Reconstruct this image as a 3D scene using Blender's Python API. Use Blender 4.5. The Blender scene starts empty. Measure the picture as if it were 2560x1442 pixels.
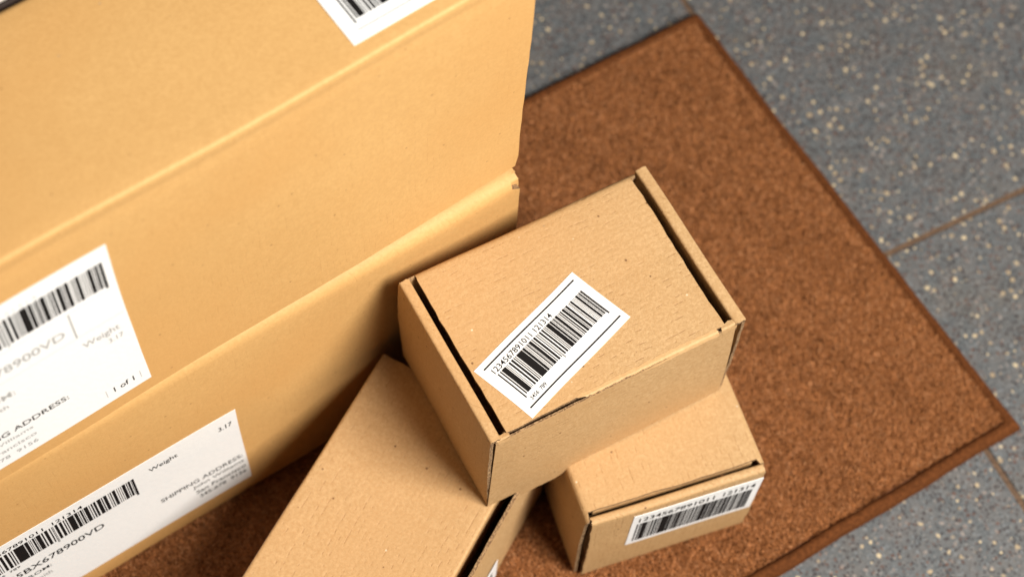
import bpy, math, random
import numpy as np
from mathutils import Matrix, Vector, noise

scene = bpy.context.scene
COL = scene.collection
R = math.radians

# ------------------------------------------------------------------ camera
CAM_POS = Vector((-0.35483, -0.44404, 1.2))
CR = Vector((0.82819189, -0.55899544, 0.04027767))
CU = Vector((0.48487281, 0.75070506, 0.44870956))
CF = Vector((0.28106325, 0.35208807, -0.89276953))
cam_data = bpy.data.cameras.new("camera")
cam_data.lens = 63.234
cam_data.sensor_width = 36.0
cam_data.clip_start = 0.02
cam_data.clip_end = 50
cam_data.dof.use_dof = True
cam_data.dof.focus_distance = 1.075
cam_data.dof.aperture_fstop = 5.0
cam = bpy.data.objects.new("camera", cam_data)
M = Matrix((
    (CR.x, CU.x, -CF.x, CAM_POS.x),
    (CR.y, CU.y, -CF.y, CAM_POS.y),
    (CR.z, CU.z, -CF.z, CAM_POS.z),
    (0, 0, 0, 1)))
cam.matrix_world = M
COL.objects.link(cam)
scene.camera = cam

# ------------------------------------------------------------------ light
world = bpy.data.worlds.new("World")
scene.world = world
world.use_nodes = True
bg = world.node_tree.nodes["Background"]
bg.inputs[0].default_value = (1.0, 0.97, 0.93, 1)
bg.inputs[1].default_value = 0.04

def area(name, loc, target, size, power, col):
    d = bpy.data.lights.new(name, 'AREA')
    d.shape = 'SQUARE'
    d.size = size
    d.energy = power
    d.color = col
    o = bpy.data.objects.new(name, d)
    o.location = loc
    o.rotation_euler = (Vector(target) - Vector(loc)).to_track_quat('-Z', 'Y').to_euler()
    COL.objects.link(o)
    return o

area("soft_key_lamp", (0.44, -1.32, 1.76), (0.0, -0.05, 0.1), 0.9, 102, (1.0, 0.955, 0.89))  # unseen area lamp giving the main soft light from front right

scene.view_settings.view_transform = 'Standard'
scene.view_settings.look = 'None'
scene.view_settings.gamma = 1
scene.view_settings.exposure = 0.0

# ------------------------------------------------------------------ materials
class NT:
    def __init__(self, name):
        self.m = bpy.data.materials.new(name)
        self.m.use_nodes = True
        self.t = self.m.node_tree
        self.b = self.t.nodes["Principled BSDF"]
    def n(self, typ, **kw):
        nd = self.t.nodes.new(typ)
        for k, v in kw.items():
            setattr(nd, k, v)
        return nd
    def l(self, a, b):
        self.t.links.new(a, b)
    def val(self, sock, v):
        if hasattr(v, 'node'):
            self.l(v, sock)
        else:
            sock.default_value = v
    def coords(self, scale=(1, 1, 1), loc=(0, 0, 0)):
        tc = self.n('ShaderNodeTexCoord')
        mp = self.n('ShaderNodeMapping')
        mp.inputs['Scale'].default_value = scale
        mp.inputs['Location'].default_value = loc
        self.l(tc.outputs['Object'], mp.inputs[0])
        return mp.outputs[0]
    def noise(self, vec, scale, detail=3, rough=.5, dist=0):
        nd = self.n('ShaderNodeTexNoise')
        self.l(vec, nd.inputs['Vector'])
        nd.inputs['Scale'].default_value = scale
        nd.inputs['Detail'].default_value = detail
        nd.inputs['Roughness'].default_value = rough
        nd.inputs['Distortion'].default_value = dist
        return nd.outputs[0]
    def ramp(self, x, lo, hi, a=0.0, b=1.0):
        nd = self.n('ShaderNodeMapRange')
        nd.clamp = True
        nd.interpolation_type = 'SMOOTHSTEP'
        self.l(x, nd.inputs[0])
        nd.inputs[1].default_value = lo
        nd.inputs[2].default_value = hi
        nd.inputs[3].default_value = a
        nd.inputs[4].default_value = b
        return nd.outputs[0]
    def math(self, op, a, b=0.0):
        nd = self.n('ShaderNodeMath', operation=op)
        self.val(nd.inputs[0], a)
        self.val(nd.inputs[1], b)
        return nd.outputs[0]
    def mix(self, f, a, b, blend='MIX'):
        nd = self.n('ShaderNodeMix', data_type='RGBA', blend_type=blend)
        self.val(nd.inputs[0], f)
        for s, v in ((nd.inputs[6], a), (nd.inputs[7], b)):
            if hasattr(v, 'node'):
                self.l(v, s)
            else:
                s.default_value = (*v, 1) if len(v) == 3 else v
        return nd.outputs[2]
    def bump(self, h, strength, dist):
        nd = self.n('ShaderNodeBump')
        nd.inputs['Strength'].default_value = strength
        nd.inputs['Distance'].default_value = dist
        self.l(h, nd.inputs['Height'])
        self.l(nd.outputs[0], self.b.inputs['Normal'])

def cardboard(name, axis, base, amt=1.0, seed=0.0, flute=1.0):
    """kraft board: fibre grain, flecks, broken flute lines along `axis`"""
    k = NT(name)
    along, across = 60.0, 420.0
    sc = [across, across, across]
    sc['xyz'.index(axis)] = along
    o = (seed, seed * 1.7, seed * 0.6)
    v = k.coords((1, 1, 1), o)
    vf = k.coords(tuple(sc), (seed * 9,) * 3)
    big = k.ramp(k.noise(v, 14, 4, .6), .3, .7)
    med = k.ramp(k.noise(v, 160, 4, .65), .3, .7)
    fine = k.ramp(k.noise(v, 480, 4, .75), .30, .70)
    b = np.array(base)
    dark = tuple(b * np.array((.86, .82, .76)))
    lite = tuple(np.minimum(b * np.array((1.1, 1.12, 1.16)), 1))
    c = k.mix(k.math('MULTIPLY', big, .55 * amt), base, dark)
    c = k.mix(k.math('MULTIPLY', med, .6 * amt), c, lite)
    c = k.mix(k.math('MULTIPLY', fine, .85 * amt), c, tuple(b * np.array((.80, .74, .66))))
    # flute dashes: thin broken lines at the flute pitch
    fl = k.noise(vf, 1.0, 1, .5)
    sx = k.n('ShaderNodeSeparateXYZ')
    k.l(v, sx.inputs[0])
    oth = [sx.outputs[i] for i in range(3) if 'xyz'[i] != axis]
    ac = k.math('ADD', oth[0], oth[1])
    ac = k.math('ADD', ac, k.math('MULTIPLY', k.noise(v, 30, 2, .5), .004))
    fr_ = k.math('FRACT', k.math('MULTIPLY', ac, 230.0))
    dd = k.math('ABSOLUTE', k.math('SUBTRACT', fr_, .5))
    linem = k.ramp(dd, .04, .12, 1, 0)
    scp = [230.0 / 1.0, 230.0, 230.0]
    scp['xyz'.index(axis)] = 175.0
    gate = k.ramp(k.noise(k.coords(tuple(scp), (seed * 5,) * 3), 1.0, 2, .6), .53, .62)
    patch = k.ramp(k.noise(v, 26, 2, .5), .30, .58)
    dash = k.math('MULTIPLY', k.math('MULTIPLY', linem, gate), patch)
    c = k.mix(k.math('MULTIPLY', dash, .46 * amt * flute), c, tuple(b * np.array((.55, .42, .32))))
    vfib = k.coords((1, 1, 1), (seed * 3, 0, 0))
    fib = k.n('ShaderNodeTexNoise')
    k.l(vfib, fib.inputs['Vector'])
    fib.inputs['Scale'].default_value = 260
    fib.inputs['Detail'].default_value = 3
    fib.inputs['Distortion'].default_value = 3.5
    fm = k.ramp(k.math('ABSOLUTE', k.math('SUBTRACT', fib.outputs[0], .5)), .0, .025, 1, 0)
    c = k.mix(k.math('MULTIPLY', fm, .30 * amt), c, tuple(b * np.array((.66, .55, .44))))
    drift = k.ramp(k.noise(v, 5.5, 3, .55), .35, .68)
    c = k.mix(k.math('MULTIPLY', drift, .45), c, tuple(b * np.array((.93, .80, .66))))  # broad kraft tone drift, also imitating an uneven gradient of light
    # dark and light flecks
    vo = k.n('ShaderNodeTexVoronoi')
    k.l(v, vo.inputs['Vector'])
    vo.inputs['Scale'].default_value = 120
    sep = k.n('ShaderNodeSeparateColor')
    k.l(vo.outputs['Color'], sep.inputs[0])
    pick = k.ramp(sep.outputs[0], .80, .82)
    fleck = k.math('MULTIPLY', k.ramp(vo.outputs['Distance'], .07, .12, 1, 0), pick)
    c = k.mix(k.math('MULTIPLY', fleck, .75 * amt), c, tuple(b * np.array((.3, .22, .16))))
    pick2 = k.ramp(sep.outputs[1], .82, .84)
    fleck2 = k.math('MULTIPLY', k.ramp(vo.outputs['Distance'], .05, .11, 1, 0), pick2)
    c = k.mix(k.math('MULTIPLY', fleck2, .6 * amt), c, (.75, .6, .42))
    k.l(c, k.b.inputs['Base Color'])
    k.b.inputs['Roughness'].default_value = .62
    k.b.inputs['Specular IOR Level'].default_value = .35
    h = k.math('ADD', k.math('MULTIPLY', dd, .22 * flute), k.math('MULTIPLY', fine, .35))
    h = k.math('SUBTRACT', h, k.math('MULTIPLY', dash, .5 * flute))
    k.bump(h, .4 * amt, .0007)
    return k.m

KR = (.59, .352, .132)
KS = (.515, .335, .163)
card_small = {a: cardboard("kraft_board_flute_" + a, a, KS, 1.25, 1.3) for a in 'xyz'}
card_big = {a: cardboard("kraft_carton_flute_" + a, a, KR, .6, 4.1, .6) for a in 'xyz'}

WORN = cardboard('worn_fold_paper', 'x', (.57, .37, .18), .9, 2.2, .2)

def edge_mat():
    k = NT("corrugated_edge")
    v = k.coords()
    a = k.ramp(k.noise(v, 850, 2, .6), .40, .60)
    c = k.mix(a, (.15, .08, .035), (.36, .22, .105))
    k.l(c, k.b.inputs['Base Color'])
    k.b.inputs['Roughness'].default_value = .85
    k.bump(a, .6, .0008)
    return k.m
EDGE = edge_mat()

def plain(name, col, rough=.6, nscale=0, namt=0.0, spec=.4):
    k = NT(name)
    k.b.inputs['Roughness'].default_value = rough
    k.b.inputs['Specular IOR Level'].default_value = spec
    if nscale:
        v = k.coords()
        f = k.ramp(k.noise(v, nscale, 4, .6), .3, .7)
        k.l(k.mix(f, tuple(np.array(col) * (1 - namt)), tuple(np.minimum(np.array(col) * (1 + namt), 1))), k.b.inputs['Base Color'])
        k.bump(f, .15, .0004)
    else:
        k.b.inputs['Base Color'].default_value = (*col, 1)
    return k.m
PAPER = plain("label_paper", (.80, .80, .79), .42, 300, .015)
INK = plain("black_print", (.010, .009, .009), .7, 0, 0, .1)
INK_GREY = plain("grey_print", (.35, .35, .34), .5)
INK_PALE = plain("pale_print", (.58, .58, .57), .5)
BIND = plain("mat_binding", (.095, .031, .009), .9, 420, .30, .08)
BACKING = plain("mat_backing", (.17, .06, .02), .8)
GAP_SHADE = plain("gap_shade", (.022, .012, .008), .7)
PALE = plain("pale_carton", (.62, .56, .48), .7, 60, .05)

def pile_mat():
    k = NT("carpet_pile")
    g = k.n('ShaderNodeNewGeometry')
    v = k.coords()
    rnd = g.outputs['Random Per Island']
    c = k.mix(rnd, (.16, .055, .016), (.39, .150, .050))
    c = k.mix(k.ramp(rnd, .90, .93), c, (.40, .185, .080))
    clump = k.ramp(k.noise(v, 95, 3, .6), .3, .7)
    c = k.mix(k.math('MULTIPLY', clump, .38), c, (.13, .044, .013))
    clump2 = k.ramp(k.noise(v, 260, 3, .65), .48, .68)
    c = k.mix(k.math('MULTIPLY', clump2, .5), c, (.45, .195, .082))
    k.l(c, k.b.inputs['Base Color'])
    k.b.inputs['Roughness'].default_value = .8
    k.b.inputs['Specular IOR Level'].default_value = .15
    return k.m
PILE = pile_mat()

def terrazzo():
    k = NT("terrazzo")
    v0 = k.coords()
    wob = k.n('ShaderNodeTexNoise')
    k.l(v0, wob.inputs['Vector'])
    wob.inputs['Scale'].default_value = 260
    vm = k.n('ShaderNodeVectorMath', operation='MULTIPLY_ADD')
    k.l(wob.outputs['Color'], vm.inputs[0])
    vm.inputs[1].default_value = (.0028,) * 3
    k.l(v0, vm.inputs[2])
    v = vm.outputs[0]
    n1 = k.ramp(k.noise(v0, 60, 4, .65), .35, .65)
    c = k.mix(n1, (.054, .063, .069), (.088, .081, .078))
    n2 = k.ramp(k.noise(v0, 330, 4, .7), .32, .68)
    c = k.mix(k.math('MULTIPLY', n2, .55), c, (.165, .168, .168))
    n3 = k.ramp(k.noise(v0, 13, 3, .6), .45, .75)
    c = k.mix(k.math('MULTIPLY', n3, .3), c, (.11, .088, .062))
    def layer(c, scale, thr, r0, r1, col, amt, off, ch=0):
        mp = k.n('ShaderNodeMapping')
        mp.inputs['Location'].default_value = (off, off * 2, 0)
        k.l(v, mp.inputs[0])
        vo = k.n('ShaderNodeTexVoronoi', voronoi_dimensions='2D')
        k.l(mp.outputs[0], vo.inputs['Vector'])
        vo.inputs['Scale'].default_value = scale
        sp = k.n('ShaderNodeSeparateColor')
        k.l(vo.outputs['Color'], sp.inputs[0])
        pick = k.ramp(sp.outputs[0], thr, thr + .02)
        rr = k.ramp(sp.outputs[1], 0, 1, r0, r1)
        d = k.math('SUBTRACT', vo.outputs['Distance'], rr)
        m = k.math('MULTIPLY', k.ramp(d, -.03, .03, 1, 0), pick)
        colm = k.mix(sp.outputs[2], col, tuple(np.array(col) * np.array((.5, .46, .44))))
        return k.mix(k.math('MULTIPLY', m, amt), c, colm)
    c = layer(c, 330, .55, .25, .42, (.036, .026, .026), .8, 1.1)
    c = layer(c, 300, .62, .2, .4, (.17, .185, .195), .7, 5.3)
    c = layer(c, 260, .80, .2, .36, (.12, .055, .035), .75, 3.2)
    c = layer(c, 220, .84, .18, .32, (.30, .25, .22), .7, 2.7)
    c = layer(c, 420, .86, .20, .36, (.24, .235, .22), .7, 9.1)
    c = layer(c, 240, .95, .18, .34, (.48, .40, .28), .8, 13.7)
    c = layer(c, 150, .86, .12, .27, (.60, .48, .30), .85, 7.9)
    c = layer(c, 95, .90, .08, .20, (.58, .47, .30), .85, 11.3)
    k.l(c, k.b.inputs['Base Color'])
    k.b.inputs['Roughness'].default_value = .5
    k.b.inputs['Specular IOR Level'].default_value = .4
    k.bump(n2, .15, .0005)
    return k.m
TERRAZZO = terrazzo()
GROUT = plain("grout", (.105, .062, .036), .9, 400, .3)

# ------------------------------------------------------------------ helpers
def link(o, parent=None):
    COL.objects.link(o)
    if parent is not None:
        o.parent = parent
    return o

def empty(name, loc, rz=0.0, **props):
    o = bpy.data.objects.new(name, None)
    o.empty_display_size = .02
    o.location = loc
    o.rotation_euler = (0, 0, rz)
    for k, v in props.items():
        o[k] = v
    return link(o)

def make(name, verts, faces, mats, parent=None, mi=None, smooth=35, kind=None):
    me = bpy.data.meshes.new(name)
    me.from_pydata([tuple(v) for v in verts], [], faces)
    for m in mats:
        me.materials.append(m)
    if mi:
        me.polygons.foreach_set('material_index', mi)
    if smooth:
        me.shade_smooth()
        me.set_sharp_from_angle(angle=R(smooth))
    me.update()
    o = bpy.data.objects.new(name, me)
    if kind:
        o['kind'] = kind
    return link(o, parent)

def warp(p, seed, amp, freq=14.0):
    if not amp:
        return Vector(p)
    q = Vector(p) * freq + Vector((seed * 3.1, seed * 1.7, seed * 5.3))
    return Vector(p) + noise.noise_vector(q) * amp

def rounded(pts, radii, n=6):
    """polyline with rounded corners; radii for inner points"""
    out = [Vector(pts[0])]
    for i in range(1, len(pts) - 1):
        a, b, c = Vector(pts[i - 1]), Vector(pts[i]), Vector(pts[i + 1])
        r = radii[i - 1]
        if r <= 0:
            out.append(b)
            continue
        u, w = (a - b).normalized(), (c - b).normalized()
        ang = u.angle(w)
        d = min(r / math.tan(ang / 2), (a - b).length * .49, (c - b).length * .49)
        p, q = b + u * d, b + w * d
        for k in range(n + 1):
            t = k / n
            out.append(p * (1 - t) ** 2 + b * 2 * t * (1 - t) + q * t * t)
    out.append(Vector(pts[-1]))
    return out

def resample(pr, step):
    out = [pr[0]]
    for a, b in zip(pr, pr[1:]):
        k = max(1, int((b - a).length / step))
        for i in range(1, k + 1):
            out.append(a.lerp(b, i / k))
    return out

AX = {'x': lambda a, p, q: (a, p, q), 'y': lambda a, p, q: (p, a, q), 'z': lambda a, p, q: (p, q, a)}

def sheet(name, pts, radii, t, a0, a1, axis, mats, parent, side=1, seed=0, amp=.0006, jag=.0004,
          step=.008, lo=None, hi=None, freq=14.0):
    """a bent board: outer profile `pts` in the plane across `axis`, thickness t, run a0..a1 along axis"""
    pr = resample(rounded(pts, radii), step)
    n = len(pr)
    nor = []
    for i in range(n):
        d = (pr[min(i + 1, n - 1)] - pr[max(i - 1, 0)]).normalized()
        nor.append(Vector((-d.y, d.x)) * side)
    inn = [pr[i] + nor[i] * t for i in range(n)]
    rng = random.Random(seed * 77 + 5)
    na = max(2, int(abs(a1 - a0) / step)) + 1
    e0 = [rng.uniform(-jag, jag) for _ in range(n)]
    e1 = [rng.uniform(-jag, jag) for _ in range(n)]
    s0 = [rng.uniform(-jag, jag) for _ in range(na)]
    s1 = [rng.uniform(-jag, jag) for _ in range(na)]
    verts = []
    f = AX[axis]
    for layer in (pr, inn):
        for i in range(n):
            for j in range(na):
                tt = j / (na - 1)
                A0 = a0 if lo is None else lo(pr[i])
                A1 = a1 if hi is None else hi(pr[i])
                a = A0 + (A1 - A0) * tt
                if j == 0: a += e0[i]
                if j == na - 1: a += e1[i]
                p = layer[i].copy()
                if i == 0: p += (pr[0] - pr[1]).normalized() * s0[j]
                if i == n - 1: p += (pr[-1] - pr[-2]).normalized() * s1[j]
                verts.append(warp(f(a, p.x, p.y), seed, amp, freq))
    N = n * na
    faces, mi = [], []
    for i in range(n - 1):
        for j in range(na - 1):
            a, b, c, d = i * na + j, i * na + j + 1, (i + 1) * na + j + 1, (i + 1) * na + j
            faces.append((a, b, c, d)); mi.append(0)
            faces.append((N + d, N + c, N + b, N + a)); mi.append(0)
    for i in range(n - 1):
        for j in (0, na - 1):
            a, b = i * na + j, (i + 1) * na + j
            faces.append((a, b, N + b, N + a) if j == 0 else (a, N + a, N + b, b)); mi.append(1)
    for j in range(na - 1):
        for i in (0, n - 1):
            a, b = i * na + j, i * na + j + 1
            faces.append((a, N + a, N + b, b) if i == 0 else (a, b, N + b, N + a)); mi.append(1)
    return make(name, verts, faces, mats, parent, mi, 40)

def board(name, fun, nu, nv, t, nrm, mats, parent, seed=0, amp=.0005, freq=14.0):
    """flat-ish board from a grid function fun(u,v)->point, thickness t towards -nrm"""
    nrm = Vector(nrm)
    verts = []
    for lay in (0, 1):
        for i in range(nu + 1):
            for j in range(nv + 1):
                p = Vector(fun(i / nu, j / nv)) - nrm * (t * lay)
                verts.append(warp(p, seed, amp, freq))
    W = nv + 1
    N = (nu + 1) * W
    faces, mi = [], []
    for i in range(nu):
        for j in range(nv):
            a, b, c, d = i * W + j, (i + 1) * W + j, (i + 1) * W + j + 1, i * W + j + 1
            faces.append((a, b, c, d)); mi.append(0)
            faces.append((N + d, N + c, N + b, N + a)); mi.append(0)
    for i in range(nu):
        for j in (0, nv):
            a, b = i * W + j, (i + 1) * W + j
            faces.append((a, N + a, N + b, b) if j == 0 else (a, b, N + b, N + a)); mi.append(1)
    for j in range(nv):
        for i in (0, nu):
            a, b = i * W + j, i * W + j + 1
            faces.append((a, b, N + b, N + a) if i == 0 else (a, N + a, N + b, b)); mi.append(1)
    return make(name, verts, faces, mats, parent, mi, 40)

# ---- labels: a flat frame (origin, u, v, n) on a face of its box
class Frame:
    def __init__(s, o, u, v, seed=0, amp=0.0, freq=14.0):
        s.o, s.u, s.v = Vector(o), Vector(u).normalized(), Vector(v).normalized()
        s.n = s.u.cross(s.v)
        s.seed, s.amp, s.freq = seed, amp, freq
    def at(s, a, b, h):
        return warp(s.o + s.u * a + s.v * b, s.seed, s.amp, s.freq) + s.n * h

def paper(fr, a0, a1, b0, b1, parent, h=.0003, name="shipping_label"):
    nu, nv = max(2, int((a1 - a0) / .006)), max(2, int((b1 - b0) / .006))
    verts, faces = [], []
    for lay in (h, .00002):
        for i in range(nu + 1):
            for j in range(nv + 1):
                verts.append(fr.at(a0 + (a1 - a0) * i / nu, b0 + (b1 - b0) * j / nv, lay))
    W = nv + 1; N = (nu + 1) * W
    for i in range(nu):
        for j in range(nv):
            a, b, c, d = i * W + j, (i + 1) * W + j, (i + 1) * W + j + 1, i * W + j + 1
            faces.append((a, b, c, d))
    for i in range(nu):
        faces.append((i * W, N + i * W, N + (i + 1) * W, (i + 1) * W))
        faces.append((i * W + nv, (i + 1) * W + nv, N + (i + 1) * W + nv, N + i * W + nv))
    for j in range(nv):
        faces.append((j, j + 1, N + j + 1, N + j))
        faces.append((nu * W + j, N + nu * W + j, N + nu * W + j + 1, nu * W + j + 1))
    return make(name, verts, faces, [PAPER], parent, None, 40)

def quads(name, fr, rects, mat, parent, h=.00045):
    verts, faces = [], []
    for (a0, a1, b0, b1) in rects:
        na = max(1, int(abs(a1 - a0) / .008)); nb = max(1, int(abs(b1 - b0) / .008))
        base = len(verts)
        for i in range(na + 1):
            for j in range(nb + 1):
                verts.append(fr.at(a0 + (a1 - a0) * i / na, b0 + (b1 - b0) * j / nb, h))
        for i in range(na):
            for j in range(nb):
                q = base + i * (nb + 1) + j
                faces.append((q, q + nb + 1, q + nb + 2, q + 1))
    return make(name, verts, faces, [mat], parent, None, 0)

def text(name, fr, body, a0, a1, b0, b1, mat, parent, h=.00045, bold=0.0):
    """lettering fitted into the rectangle a0..a1 x b0..b1 of the frame"""
    cu = bpy.data.curves.new("lettering", 'FONT')
    cu.body = body
    cu.resolution_u = 3
    cu.offset = .008 + bold
    o = bpy.data.objects.new("lettering", cu)
    COL.objects.link(o)
    dg = bpy.context.evaluated_depsgraph_get()
    me = bpy.data.meshes.new_from_object(o.evaluated_get(dg))
    bpy.data.objects.remove(o)
    co = np.array([v.co[:] for v in me.vertices])
    mn, mx = co.min(0), co.max(0)
    verts = []
    for c in co:
        a = a0 + (a1 - a0) * (c[0] - mn[0]) / (mx[0] - mn[0])
        b = b0 + (b1 - b0) * (c[1] - mn[1]) / (mx[1] - mn[1])
        verts.append(fr.at(a, b, h))
    faces = [tuple(p.vertices) for p in me.polygons]
    bpy.data.meshes.remove(me)
    return make(name, verts, faces, [mat], parent, None, 0)

BARS = [(1.2,1.6),(1.2,.8),(3.6,.7),(.6,.9),(.6,1.3),(1.6,1.2),(1.8,1.0),(1,.8),(.8,.9),(5,.5),(2,.7),(.5,.6),(.5,.8),
        (1.2,.5),(.5,.5),(2.4,.8),(1,1),(1.8,1.2),(.9,.9),(.5,.4),(.4,1),(1.6,1.2),(1.6,1),(.8,.8),(.8,.8),(3.2,.6),
        (1.8,.6),(.6,.7),(1.2,.5),(.5,.6),(2.2,.8),(.6,.9),(1,.7),(1.4,1),(2.1,.6),(.8,.7),(1.9,1.2),(.5,.8),(.8,.8),
        (1.8,1.0),(.5,.9),(.5,.9),(.5,.7),(1.9,.7),(.7,.6),(1.4,.6),(.4,.3),(1.4,0)]
BARS = [(a ** 1.2, b) for a, b in BARS]
BTOT = sum(a + b for a, b in BARS)
def bars(a0, a1, b0, b1, low=0.0, reach=99.0):
    r, x = [], a0
    k = (a1 - a0) / BTOT
    for i, (w, g) in enumerate(BARS):
        lo_ = b0 - (low if i in (0, 19, 20, len(BARS) - 1) else 0)
        r.append((x, x + w * k, lo_, b1))
        x += (w + g) * k
    return r

# ------------------------------------------------------------------ floor
FZ = -.0144
floor = bpy.data.objects.new("floor", None)
floor.location = (.2648, -.09446, FZ)
floor.rotation_euler = (0, 0, R(-6.478))
floor['kind'] = 'structure'
link(floor)
TS, GAP = .5, .0046
def box_mesh(name, x0, x1, y0, y1, z0, z1, bev=.0):
    v = []
    if bev:
        for z, b in ((z0, 0), (z1 - bev, 0), (z1, bev)):
            v += [(x0 + b, y0 + b, z), (x1 - b, y0 + b, z), (x1 - b, y1 - b, z), (x0 + b, y1 - b, z)]
        f = [(3, 2, 1, 0), (8, 9, 10, 11)]
        for L in (0, 4):
            for i in range(4):
                j = (i + 1) % 4
                f.append((L + i, L + j, L + 4 + j, L + 4 + i))
    else:
        for z in (z0, z1):
            v += [(x0, y0, z), (x1, y0, z), (x1, y1, z), (x0, y1, z)]
        f = [(3, 2, 1, 0), (4, 5, 6, 7)] + [(i, (i + 1) % 4, 4 + (i + 1) % 4, 4 + i) for i in range(4)]
    return v, f
v, f = box_mesh("grout", -1.05, 1.05, -1.05, 1.05, -.03, -.0016)
make("grout", v, f, [GROUT], floor, None, 0)
v, f = box_mesh("tile", GAP / 2, TS - GAP / 2, GAP / 2, TS - GAP / 2, -.012, 0, .0008)
tile_me = None
for ix in range(-2, 2):
    for iy in range(-2, 2):
        if tile_me is None:
            o = make("tile", v, f, [TERRAZZO], floor, None, 0)
            tile_me = o.data
        else:
            o = bpy.data.objects.new("tile", tile_me)
            link(o, floor)
        o.location = (ix * TS, iy * TS, random.Random(ix * 9 + iy).uniform(-.0003, .0003))

# ------------------------------------------------------------------ doormat
ML, MW = .80, .42438
mat = empty("doormat", (.29394, .15934, FZ), R(-2.535),
            label="brown carpet doormat with a bound edge lying on the speckled floor", category="doormat")
# local: x from -ML..0, y from -MW..0, z from 0 (floor) to .0144
def ring(off, z):
    return [(-ML + off, -MW + off, z), (-off, -MW + off, z), (-off, -off, z), (-ML + off, -off, z)]
TOP = .0144
prof = [(0.0, .0003), (-.0004, .0035), (.0005, .0064), (.0016, .0090), (.0034, .0108), (.0060, .0114), (.0082, .0104), (.0098, .0080), (.0108, .0056)]
verts, faces = [], []
n_edge = 60
loops = []
def ring_pts(off, z, k):
    c = ring(off, z)
    out = []
    for i in range(4):
        a, b = Vector(c[i]), Vector(c[(i + 1) % 4])
        for j in range(n_edge):
            p = a.lerp(b, j / n_edge)
            d = noise.noise_vector(p * 22.0) * .0009 + noise.noise_vector(p * 90.0) * .0004
            d.z *= .5
            if z < .001: d.z = 0
            out.append(p + d)
    return out
for k, (o_, z) in enumerate(prof):
    loops.append(ring_pts(o_, z, k))
for lp in loops:
    verts += lp
nn = 4 * n_edge
for k in range(len(prof) - 1):
    for i in range(nn):
        j = (i + 1) % nn
        faces.append((k * nn + i, k * nn + j, (k + 1) * nn + j, (k + 1) * nn + i))
make("binding", verts, faces, [BIND], mat, None, 50)
v, f = box_mesh("backing", -ML + .006, -.006, -MW + .006, -.006, .0004, .0072)
make("backing", v, f, [BACKING], mat, None, 0)

# pile: short matted fibres, three points long
rs = np.random.RandomState(4)
sp = .00165
gx = np.arange(-ML + .0106, -.0106, sp)
gy = np.arange(-MW + .0106, -.0106, sp)
X, Y = np.meshgrid(gx, gy)
P = np.stack([X.ravel(), Y.ravel()], 1)
P = P + rs.uniform(-.5, .5, P.shape) * sp
NB = 4
P = np.repeat(P, NB, 0)
n = len(P)
# lay of the fibres swirls in clumps
fld = np.zeros(n)
hf = np.zeros(n)
for kx, ky, ph, am in [(210, 90, .3, 1.0), (-120, 260, 1.7, 1.0), (430, 310, 2.2, .8), (520, -480, .9, .8), (60, 40, 4.0, 1.2)]:
    fld += am * np.sin(P[:, 0] * kx + P[:, 1] * ky + ph)
    hf += am * np.sin(P[:, 0] * kx * 1.37 - P[:, 1] * ky * 1.61 + ph * 2)
ang = fld * .45 + rs.normal(0, 1.5, n) + .6
lean = rs.uniform(.0018, .0056, n) + (rs.uniform(0, 1, n) > .9) * .0025
hgt = .0048 + .0003 * np.clip(hf / 2.2, -1, 1) + rs.uniform(-.0008, .0008, n)
hgt = np.minimum(hgt, .0068)
wid = rs.uniform(.00028, .00060, n)
dx, dy = np.cos(ang), np.sin(ang)
px, py = -dy, dx
zb = .0074
co = np.zeros((n, 6, 3), np.float32)
for lv, (t, hh, w) in enumerate([(0, 0, .9), (.45, .75, 1.0), (1.0, 1.0, .35)]):
    cx = P[:, 0] + dx * lean * t
    cy = P[:, 1] + dy * lean * t
    cz = zb + hgt * hh
    for sgn, idx in ((-1, 0), (1, 1)):
        co[:, lv * 2 + idx, 0] = np.clip(cx + sgn * px * wid * w, -ML + .0094, -.0094)
        co[:, lv * 2 + idx, 1] = np.clip(cy + sgn * py * wid * w, -MW + .0094, -.0094)
        co[:, lv * 2 + idx, 2] = cz + sgn * rs.uniform(-.0003, .0003, n)
me = bpy.data.meshes.new("pile")
me.vertices.add(n * 6)
me.vertices.foreach_set('co', co.ravel())
base = np.arange(n, dtype=np.int32)[:, None] * 6
quad = np.array([[0, 1, 3, 2], [2, 3, 5, 4]], np.int32).ravel()
li = (base + quad[None, :]).ravel()
me.loops.add(len(li))
me.loops.foreach_set('vertex_index', li)
me.polygons.add(n * 2)
me.polygons.foreach_set('loop_start', np.arange(0, n * 8, 4, dtype=np.int32))
me.materials.append(PILE)
me.update(calc_edges=True)
me.shade_smooth()
po = bpy.data.objects.new("pile", me)
po['kind'] = 'stuff'
link(po, mat)

# ------------------------------------------------------------------ lower big carton (world frame, right end at x=0)
H1, D1, L1 = .227, .150, .62
TB = .004
low = empty("large_carton", (0, 0, .0), 0,
            label="lower long kraft carton of the stack, standing on the mat, white label on its front",
            category="box", group="large kraft cartons")
cb = [card_big['z'], EDGE]
cbx = [card_big['x'], EDGE]
sheet("wrap_panel", [(0, .0), (0, H1), (D1, H1), (D1, 0)], [.0120, .008], TB, -L1, -.0012, 'x', cb, low, side=-1,
      seed=11, amp=.0016, jag=.0003, step=.01, freq=9,
      hi=lambda p: -.0012 - (.0052 if (p.x < .0080 and p.y > H1 - .0100) else 0))
board("bottom_panel", lambda u, v: (-L1 + u * (L1 - .004), .005 + v * (D1 - .010), .005), 20, 6, .004, (0, 0, 1), cbx, low, 12, 0)
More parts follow.
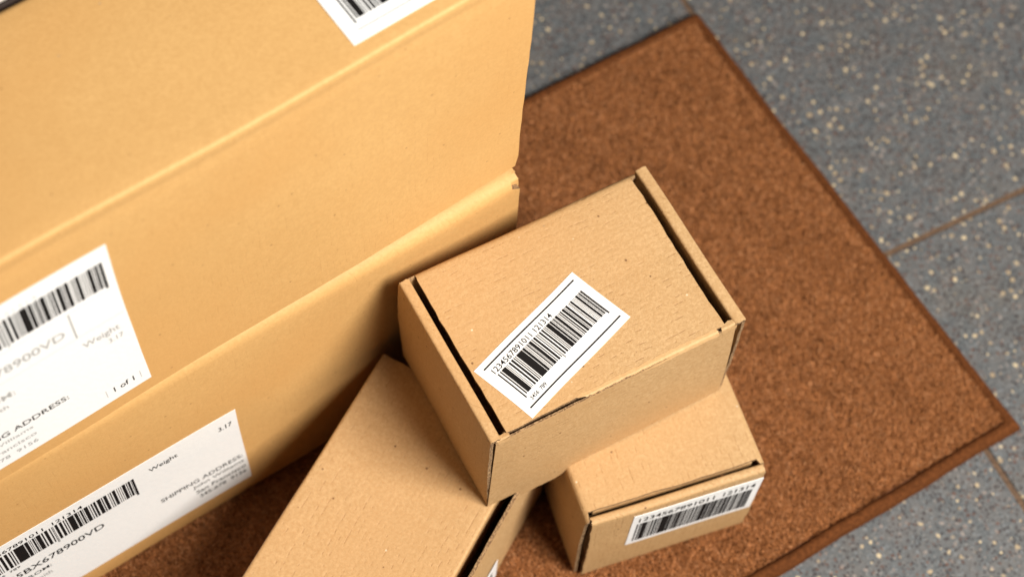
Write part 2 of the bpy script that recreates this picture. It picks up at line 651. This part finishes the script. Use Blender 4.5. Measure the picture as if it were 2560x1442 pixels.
# right end: a rolled side wall set back under the fold, its top corner cut away
board("end_panel", lambda u, v: (-.0042 - .0006 * v, .004 + u * (D1 - .009), .001 + v * (H1 - (.010 + .014 * max(0, 1 - u * 8)))), 16, 12, .004,
      (1, 0, 0), cb, low, 13, .0005)
board("end_panel", lambda u, v: (-L1 + .004, .004 + u * (D1 - .009), .001 + v * (H1 - .012)), 8, 8, .004, (1, 0, 0), cb, low, 14, .0005)
# curled board edge inside the open corner
sheet("corner_tab", [(.003, H1 - .030), (.0045, H1 - .0065), (.0085, H1 - .0048), (.020, H1 - .0046)], [.003, .002], .0022, -.030, .0004, 'x', cb, low,
      side=-1, seed=15, amp=.0005, jag=.0006, step=.004)

fr = Frame((0, 0, 0), (1, 0, 0), (0, 0, 1), 11, .0016, 9)
lab = paper(fr, -.440, -.2163, .0192, .1358, low)
quads("barcode", fr, bars(-.400, -.2913, .0950, .1212, .003), INK, lab)
text("printed_digits", fr, "1234567891011", -.4006, -.3545, .1232, .1282, INK, lab)
text("printed_digits", fr, "121314", -.3482, -.3270, .1228, .1278, INK, lab)
text("printed_digits", fr, "3456  789", -.3985, -.3777, .0890, .0922, INK, lab)
text("printed_code", fr, "25BX678900VD", -.3885, -.3200, .0735, .0815, INK, lab)
text("printed_line", fr, "FROM:", -.3805, -.3605, .0630, .0675, INK, lab)
text("printed_line", fr, "Smith", -.3760, -.3620, .0530, .0580, INK_GREY, lab)
text("printed_line", fr, "Weight", -.2804, -.2601, .1140, .1215, INK, lab)
text("printed_line", fr, "3.17", -.2301, -.2204, .1160, .1222, INK, lab)
text("printed_line", fr, "SHIPPING ADDRESS:", -.2801, -.2190, .0586, .0643, INK, lab)
text("printed_line", fr, "John Williams", -.2574, -.2190, .0495, .0550, INK, lab)
text("printed_line", fr, "San Francisco", -.2560, -.2185, .0408, .0463, INK, lab)
text("printed_line", fr, "345-678  9156", -.2544, -.2190, .0322, .0374, INK, lab)

# ------------------------------------------------------------------ upper big carton
H2, D2, L2 = .2105, .1292, .58
up = empty("large_carton", (.00355, .00833, H1 + .0014), R(1.956),
           label="upper kraft carton of the stack, white labels on its front and on its lid",
           category="box", group="large kraft cartons")
sheet("front_and_lid", [(0, .0005), (0, H2 - .020), (.0004, H2 - .010), (-.0001, H2 - .005), (-.0002, H2), (D2, H2 - .001), (D2, .0)],
      [.01, .005, .003, .0045, .006], TB, -L2, 0, 'x', cb, up, side=-1, seed=21, amp=.0016, jag=.00025, step=.01, freq=9,
      hi=lambda p: -.0024 * max(0, 1 - p.y / .010))
board("bottom_panel", lambda u, v: (-L2 + u * (L2 - .004), .005 + v * (D2 - .010), .0046), 20, 6, .004, (0, 0, 1), cbx, up, 22, 0)
board("end_panel", lambda u, v: (-.0030, .0045 + u * (D2 - .009), .003 + v * (H2 - .009)), 12, 16, .004, (1, 0, 0), cb, up, 23, .0004)
board("end_panel", lambda u, v: (-L2 + .004, .0045 + u * (D2 - .009), .003 + v * (H2 - .009)), 8, 8, .004, (1, 0, 0), cb, up, 24, .0004)

def uz(z): return z - (H1 + .0014)
fr = Frame((0, -.00005, 0), (1, 0, 0), (0, 0, 1), 21, .0016, 9)
lab = paper(fr, -.480, -.2642, uz(.2419), uz(.4042) - .0, up, name="address_label")
quads("barcode", fr, bars(-.3776, -.2688, uz(.3655), uz(.3907), .002), INK, lab)
text("printed_digits", fr, "1234567891011", -.3782, -.3322, uz(.3922), uz(.3965), INK_PALE, lab)
text("printed_digits", fr, "121314", -.3259, -.3050, uz(.3922), uz(.3965), INK_PALE, lab)
quads("printed_rule", fr, [(-.45, -.2660, uz(.3605), uz(.3609)), (-.45, -.2660, uz(.3315), uz(.3319))], INK_PALE, lab)
quads("printed_rule", fr, [(-.2942, -.2933, uz(.332), uz(.360))], INK_GREY, lab)
text("printed_code", fr, "25BX678900VD", -.3700, -.2990, uz(.3395), uz(.3475), INK_GREY, lab)
text("printed_line", fr, "Weight", -.2927, -.2707, uz(.3145), uz(.3225), INK_GREY, lab)
text("printed_line", fr, "3.17", -.2790, -.2700, uz(.3065), uz(.3115), INK_GREY, lab)
text("printed_line", fr, "FROM:", -.3590, -.3345, uz(.3130), uz(.3190), INK_GREY, lab)
text("printed_line", fr, "Smith", -.3560, -.3410, uz(.3030), uz(.3075), INK_GREY, lab)
text("printed_line", fr, "SHIPPING ADDRESS:", -.3790, -.3105, uz(.2740), uz(.2792), INK, lab)
text("printed_line", fr, "John Williams", -.3750, -.3345, uz(.2655), uz(.2697), INK_GREY, lab)
text("printed_line", fr, "San Francisco", -.3750, -.3345, uz(.2575), uz(.2617), INK_GREY, lab)
text("printed_line", fr, "345-678  9156", -.3750, -.3355, uz(.2490), uz(.2530), INK_GREY, lab)
text("printed_line", fr, "1 of 1", -.2866, -.2736, uz(.2505), uz(.2562), INK, lab)
for xx in (-.2915, -.2695):
    quads("printed_rule", fr, [(xx, xx + .0003, uz(.2490), uz(.2575))], INK_GREY, lab)

fr = Frame((0, 0, H2 - .00008), (1, 0, 0), (0, 1, 0), 21, .0016, 9)
tl = paper(fr, -.1080, .0 - .012, .0097, .062, up, name="barcode_label")
quads("barcode", fr, bars(-.1000, -.0180, .0226, .050, .0022), INK, tl)
quads("printed_rule", fr, [(-.1014, -.0165, .0159, .0166)], INK_GREY, tl)

# ------------------------------------------------------------------ pale carton behind
pc = empty("pale_carton", (.00355 - .02 - .00456, .00833 + .1310, FZ), R(1.956),
           label="pale carton with a dark strip for the shaded gap, just visible behind the upper kraft carton, top left corner", category="box")
PH = .4515
sheet("wrap_panel", [(0, 0), (0, PH), (.16, PH), (.16, 0)], [.006, .006], .004, -.50, 0, 'x', [PALE, PALE], pc, side=-1, seed=31, amp=.0006, step=.02)
sheet("gap_shade_strip", [(-.0012, PH - .030), (-.0012, PH + .0008), (.0008, PH + .0008)], [.0018], .0006, -.50, 0, "x", [GAP_SHADE, GAP_SHADE], pc, side=-1, seed=31, amp=.0006, step=.02)  # added strip, coloured dark to stand for the shade in the gap
board("end_panel", lambda u, v: (-.001, .005 + u * .150, .001 + v * (PH - .007)), 4, 4, .004, (1, 0, 0), [PALE, PALE], pc, 32, 0)
board("end_panel", lambda u, v: (-.498, .005 + u * .150, .001 + v * (PH - .007)), 4, 4, .004, (1, 0, 0), [PALE, PALE], pc, 33, 0)

# ------------------------------------------------------------------ small mailer on top
HB = .10224
W, D, H = .17816, .12344, .10885
T = .0023
s1 = empty("mailer_box", (-.11137, -.13284, HB + .0004), R(-5.411),
           label="small kraft mailer box resting on two others, barcode label stuck askew on its lid",
           category="box", group="small kraft mailer boxes")
csx, csy, csz = ([card_small[a], EDGE] for a in 'xyz')
LX0, LX1 = .0118, .1650
# lid and hinged back in one piece
LIDSEED, LIDAMP = 41, .0011
sheet("lid", [(.0029, H - .0012), (D * .5, H - .0022), (D - .001, H - .0008), (D, .003)], [.03, .0055], T, LX0, LX1, 'x', csx, s1, side=-1,
      seed=LIDSEED, amp=LIDAMP, jag=.0003, step=.006,
      lo=lambda p: .0044 if p.x > D - .0022 else LX0, hi=lambda p: .1685 if p.x > D - .0045 else LX1)
# roll-over side walls
sheet("side_wall", [(.0012, .0006), (-.0006, H * .5), (.0, H), (.0072, H - .0004), (.0100, .006)], [.05, .0022, .0022], T, .0012, D - .0032, 'y', csz, s1,
      side=-1, seed=42, amp=.0007, jag=.0005, step=.006,
      hi=lambda p: D - .0032 + .0015 * (p.x < .0018) * math.sin(max(0, min(1, p.y / H)) * math.pi))
sheet("side_wall", [(W - .0012, .0006), (W + .0002, H * .5), (W, H), (W - .0082, H - .0004), (W - .0115, .006)], [.05, .0022, .0022], T, .0005, D - .001, 'y', csz, s1,
      side=1, seed=43, amp=.0010, jag=.0005, step=.006)
# front flap, its lower edge hanging free between the boxes below
def flap_bottom(x):
    pts = [(0, .0012), (.021, .0006), (.026, -.0085), (.052, -.0090), (.062, -.0050), (.070, .0006), (.15, .0006), (.18, .0008)]
    for (a, b), (c, d) in zip(pts, pts[1:]):
        if a <= x <= c:
            return b + (d - b) * (x - a) / (c - a)
    return .001
rj = random.Random(8)
JT = [rj.uniform(-.0005, .0004) for _ in range(62)]
JB = [rj.uniform(-.0006, .0005) for _ in range(62)]
def flap(u, v):
    x0 = .0036 - .003 * (1 - v)
    x1 = .1708 + .0052 * (1 - v)
    x = x0 + u * (x1 - x0)
    i = min(61, int(round(u * 60)))
    zt = H - .0026 + JT[i] + (-.0016 if u < .03 or u > .97 else 0) + .0006 * math.sin(u * 3)
    zb_ = flap_bottom(x) + JB[i]
    bow = -.0012 * math.sin(v * math.pi) * (1 if u > .1 else u * 10)
    return (x, bow, zb_ + v * (zt - zb_))
board("front_flap", flap, 60, 12, .0013, (0, -1, 0), csx, s1, 44, .0006)
# crease bridging lid and flap on the right two thirds (the left third is slit open)
cr = resample(rounded([(.0045, H - .0006), (.0003, H - .0005), (-.0006, H - .0050)], [.0025]), .002)
sheet("fold_crease", [(.0038, H - .0010), (.0004, H - .0008), (-.0004, H - .0048)], [.0020], .0014, .064, .1585, 'x', [WORN, EDGE], s1, side=1, seed=LIDSEED, amp=LIDAMP, jag=.0005, step=.003,
      lo=lambda p: .056 + .012 * (1 - p.x / .004))
# torn locking tabs at both ends of the fold
sheet("lock_tab", [(.0040, H - .0012), (.0002, H - .0004), (-.0004, H - .006)], [.002], .0014, .1605, .1712, 'x', csx, s1, side=1, seed=46, amp=.0010, jag=.0008, step=.002)
sheet("lock_tab", [(.0035, H - .0022), (.0004, H - .0016), (-.0003, H - .006)], [.0015], .0014, .0042, .0128, 'x', csx, s1, side=1, seed=47, amp=.0010, jag=.0008, step=.002)
board("tray_floor", lambda u, v: (.006 + u * (W - .012), .003 + v * (D - .006), .0030), 6, 6, T, (0, 0, 1), csx, s1, 48, 0)
board("inner_front", lambda u, v: (.011 + u * (W - .024), .0042, .004 + v * (H - .012)), 6, 6, T, (0, -1, 0), csx, s1, 49, 0)

a20 = math.atan2(.0312, .0855)
LU, LV = .0912, .0463
fu = Vector((math.cos(a20), math.sin(a20), 0))
fv = Vector((-math.sin(a20), math.cos(a20), 0))
org = Vector((.0294, .0037, 0))
class LidFrame(Frame):
    """follows the shallow dish of the lid top"""
    def at(s, a, b, h):
        p = s.o + s.u * a + s.v * b
        y = p.y
        # same profile as the lid board
        p.z = lid_z(y)
        return warp(p, s.seed, s.amp, s.freq) + s.n * h
_lp = resample(rounded([(.0029, H - .0012), (D * .5, H - .0022), (D - .001, H - .0008), (D, .003)], [.03, .0055]), .006)
def lid_z(y):
    for a, b in zip(_lp, _lp[1:]):
        if a.x <= y <= b.x and b.x > a.x:
            return a.y + (b.y - a.y) * (y - a.x) / (b.x - a.x)
    return _lp[0].y
fr = LidFrame(org, fu, fv, LIDSEED, LIDAMP, 14)
lb = paper(fr, 0, LU, 0, LV, s1, name="barcode_label", h=.0004)
def vv(t): return LV * (1 - t)
quads("printed_rule", fr, [(.048 * LU, .961 * LU, vv(.102), vv(.080)), (.045 * LU, .962 * LU, vv(.900), vv(.878))], INK, lb, .0006)
quads("barcode", fr, bars(.08 * LU, .935 * LU, vv(.718), vv(.262), .0017), INK, lb, .0006)
text("printed_digits", fr, "1234567891011", .075 * LU, .450 * LU, vv(.240), vv(.155), INK, lb, .0006)
text("printed_digits", fr, "121314", .487 * LU, .655 * LU, vv(.240), vv(.155), INK, lb, .0006)
text("printed_digits", fr, "3456  789", .098 * LU, .247 * LU, vv(.838), vv(.780), INK, lb, .0006)

# ------------------------------------------------------------------ small mailer lower right
W3, D3, H3 = .12668, .144, HB
s3 = empty("mailer_box", (-.06454, -.1791, .0), R(-15.206),
           label="small kraft mailer box on the mat with a barcode label on its front side wall",
           category="box", group="small kraft mailer boxes")
S3S, S3A = 51, .0009
sheet("side_wall", [(.0, .0003), (-.0006, H3 * .5), (0, H3 - .001), (.0058, H3 - .0006), (.0085, .006)], [.04, .0040, .0022], T, .0040, W3 - .0016, 'x', csz, s3,
      side=-1, seed=S3S, amp=S3A, jag=.0006, step=.006)
sheet("side_wall", [(D3, .0003), (D3, H3 - .001), (D3 - .0058, H3 - .0006), (D3 - .0085, .006)], [.003, .0022], T, .003, W3 - .003, 'x', csz, s3,
      side=1, seed=52, amp=.0006, jag=.0006, step=.01)
sheet("lid", [(W3, .003), (W3 + .0004, H3 * .6), (W3 + .0002, H3 + .0002), (W3 * .5, H3 - .0012), (.0006, H3 - .0004), (-.0010, H3 * .6), (.0, .0012)],
      [.04, .0050, .04, .0052, .04], T, .0118, D3 - .0118, 'y', csy, s3, side=1, seed=53, amp=.0009, jag=.0003, step=.006,
      lo=lambda p: .0094 if (.004 < p.x < W3 - .004) else (.0030 if p.x < .5 * W3 else .0060))
sheet("dust_flap", [(.024, H3 - .0044), (.0098, H3 - .0040), (.0094, H3 - .0095)], [.0016], T, .008, W3 - .007, "x", csx, s3, side=1, seed=55, amp=.0006, step=.003)
board("tray_floor", lambda u, v: (.005 + u * (W3 - .010), .004 + v * (D3 - .008), .0032), 6, 6, T, (0, 0, 1), csy, s3, 54, 0)
fr = Frame((0, -.0004, 0), (1, -.0, 0), (0, 0, 1), S3S, S3A, 14)
class WallFrame(Frame):
    def at(s, a, b, h):
        p = s.o + s.u * a + s.v * b
        p.y = wall_y(p.z)
        return warp(p, s.seed, s.amp, s.freq) + s.n * h
_wp = resample(rounded([(.0, .0003), (-.0006, H3 * .5), (0, H3 - .001), (.0058, H3 - .0006), (.0085, .006)], [.04, .0040, .0022]), .006)
def wall_y(z):
    for a, b in zip(_wp, _wp[1:]):
        if a.y <= z <= b.y and b.y > a.y:
            return a.x + (b.x - a.x) * (z - a.y) / (b.y - a.y)
    return 0
tilt = math.atan2(-.0036, .0916)
fr = WallFrame((.0316, 0, .0398), (math.cos(tilt), 0, math.sin(tilt)), (-math.sin(tilt), 0, math.cos(tilt)), S3S, S3A, 14)
L3, V3 = .0920, .0530
lb = paper(fr, 0, L3, 0, V3, s3, name="barcode_label", h=.0004)
quads("barcode", fr, bars(.045 * L3, .945 * L3, .10 * V3, .70 * V3, .0), INK, lb, .0006)
text("printed_digits", fr, "1234567891011", .05 * L3, .63 * L3, .76 * V3, .89 * V3, INK, lb, .0006)
text("printed_digits", fr, "121314", .70 * L3, .955 * L3, .76 * V3, .89 * V3, INK, lb, .0006)

# ------------------------------------------------------------------ small mailer lower left
W2, L2s, H2s = .12642, .262, HB
s2 = empty("mailer_box", (-.10773, -.00404, .0), R(-62.4585),
           label="lower left kraft mailer box with a plain unlabelled lid, beside the large carton",
           category="box", group="small kraft mailer boxes")
sheet("lid", [(.0004, .001), (.0, H2s * .6), (.0, H2s), (W2 * .5, H2s - .0008), (W2 - .0098, H2s - .0004), (W2 - .0115, H2s - .045)],
      [.04, .0028, .04, .0022], T, -L2s + .002, -.0016, 'y', csy, s2, side=-1, seed=61, amp=.0009, jag=.0004, step=.006)
RJ = random.Random(3)
JR = [RJ.uniform(-.0007, .0005) for _ in range(90)]
board("side_wall", lambda u, v: (W2 - .0006 * math.sin(u * 9), -L2s + .001 + u * (L2s - .002), .0006 + v * (H2s - .0012 + JR[int(u * 84)])), 84, 10, .0022,
      (1, 0, 0), csz, s2, 62, .0009)
board("end_wall", lambda u, v: (.004 + u * (W2 - .009), -.0004, .001 + v * (H2s - .006)), 10, 8, T, (0, 1, 0), csz, s2, 63, .0003)
board("end_wall", lambda u, v: (W2 - .005 - u * (W2 - .009), -L2s + .0002, .001 + v * (H2s - .006)), 10, 8, T, (0, -1, 0), csz, s2, 64, .0003)
board("tray_floor", lambda u, v: (.005 + u * (W2 - .010), -L2s + .005 + v * (L2s - .010), .0032), 6, 6, T, (0, 0, 1), csy, s2, 65, 0)
fr = Frame((W2 + .0006, -.0709, 0), (0, -1, 0), (0, 0, 1), 62, .0009, 14)
fr = Frame((W2 + .0008, -.1500, 0), (0, 1, 0), (0, 0, 1), 62, .0009, 14)
lb = paper(fr, 0, .0790, -.0 + .006, .0395, s2, name="barcode_label")
quads("barcode", fr, bars(.006, .072, .010, .031, 0), INK, lb)
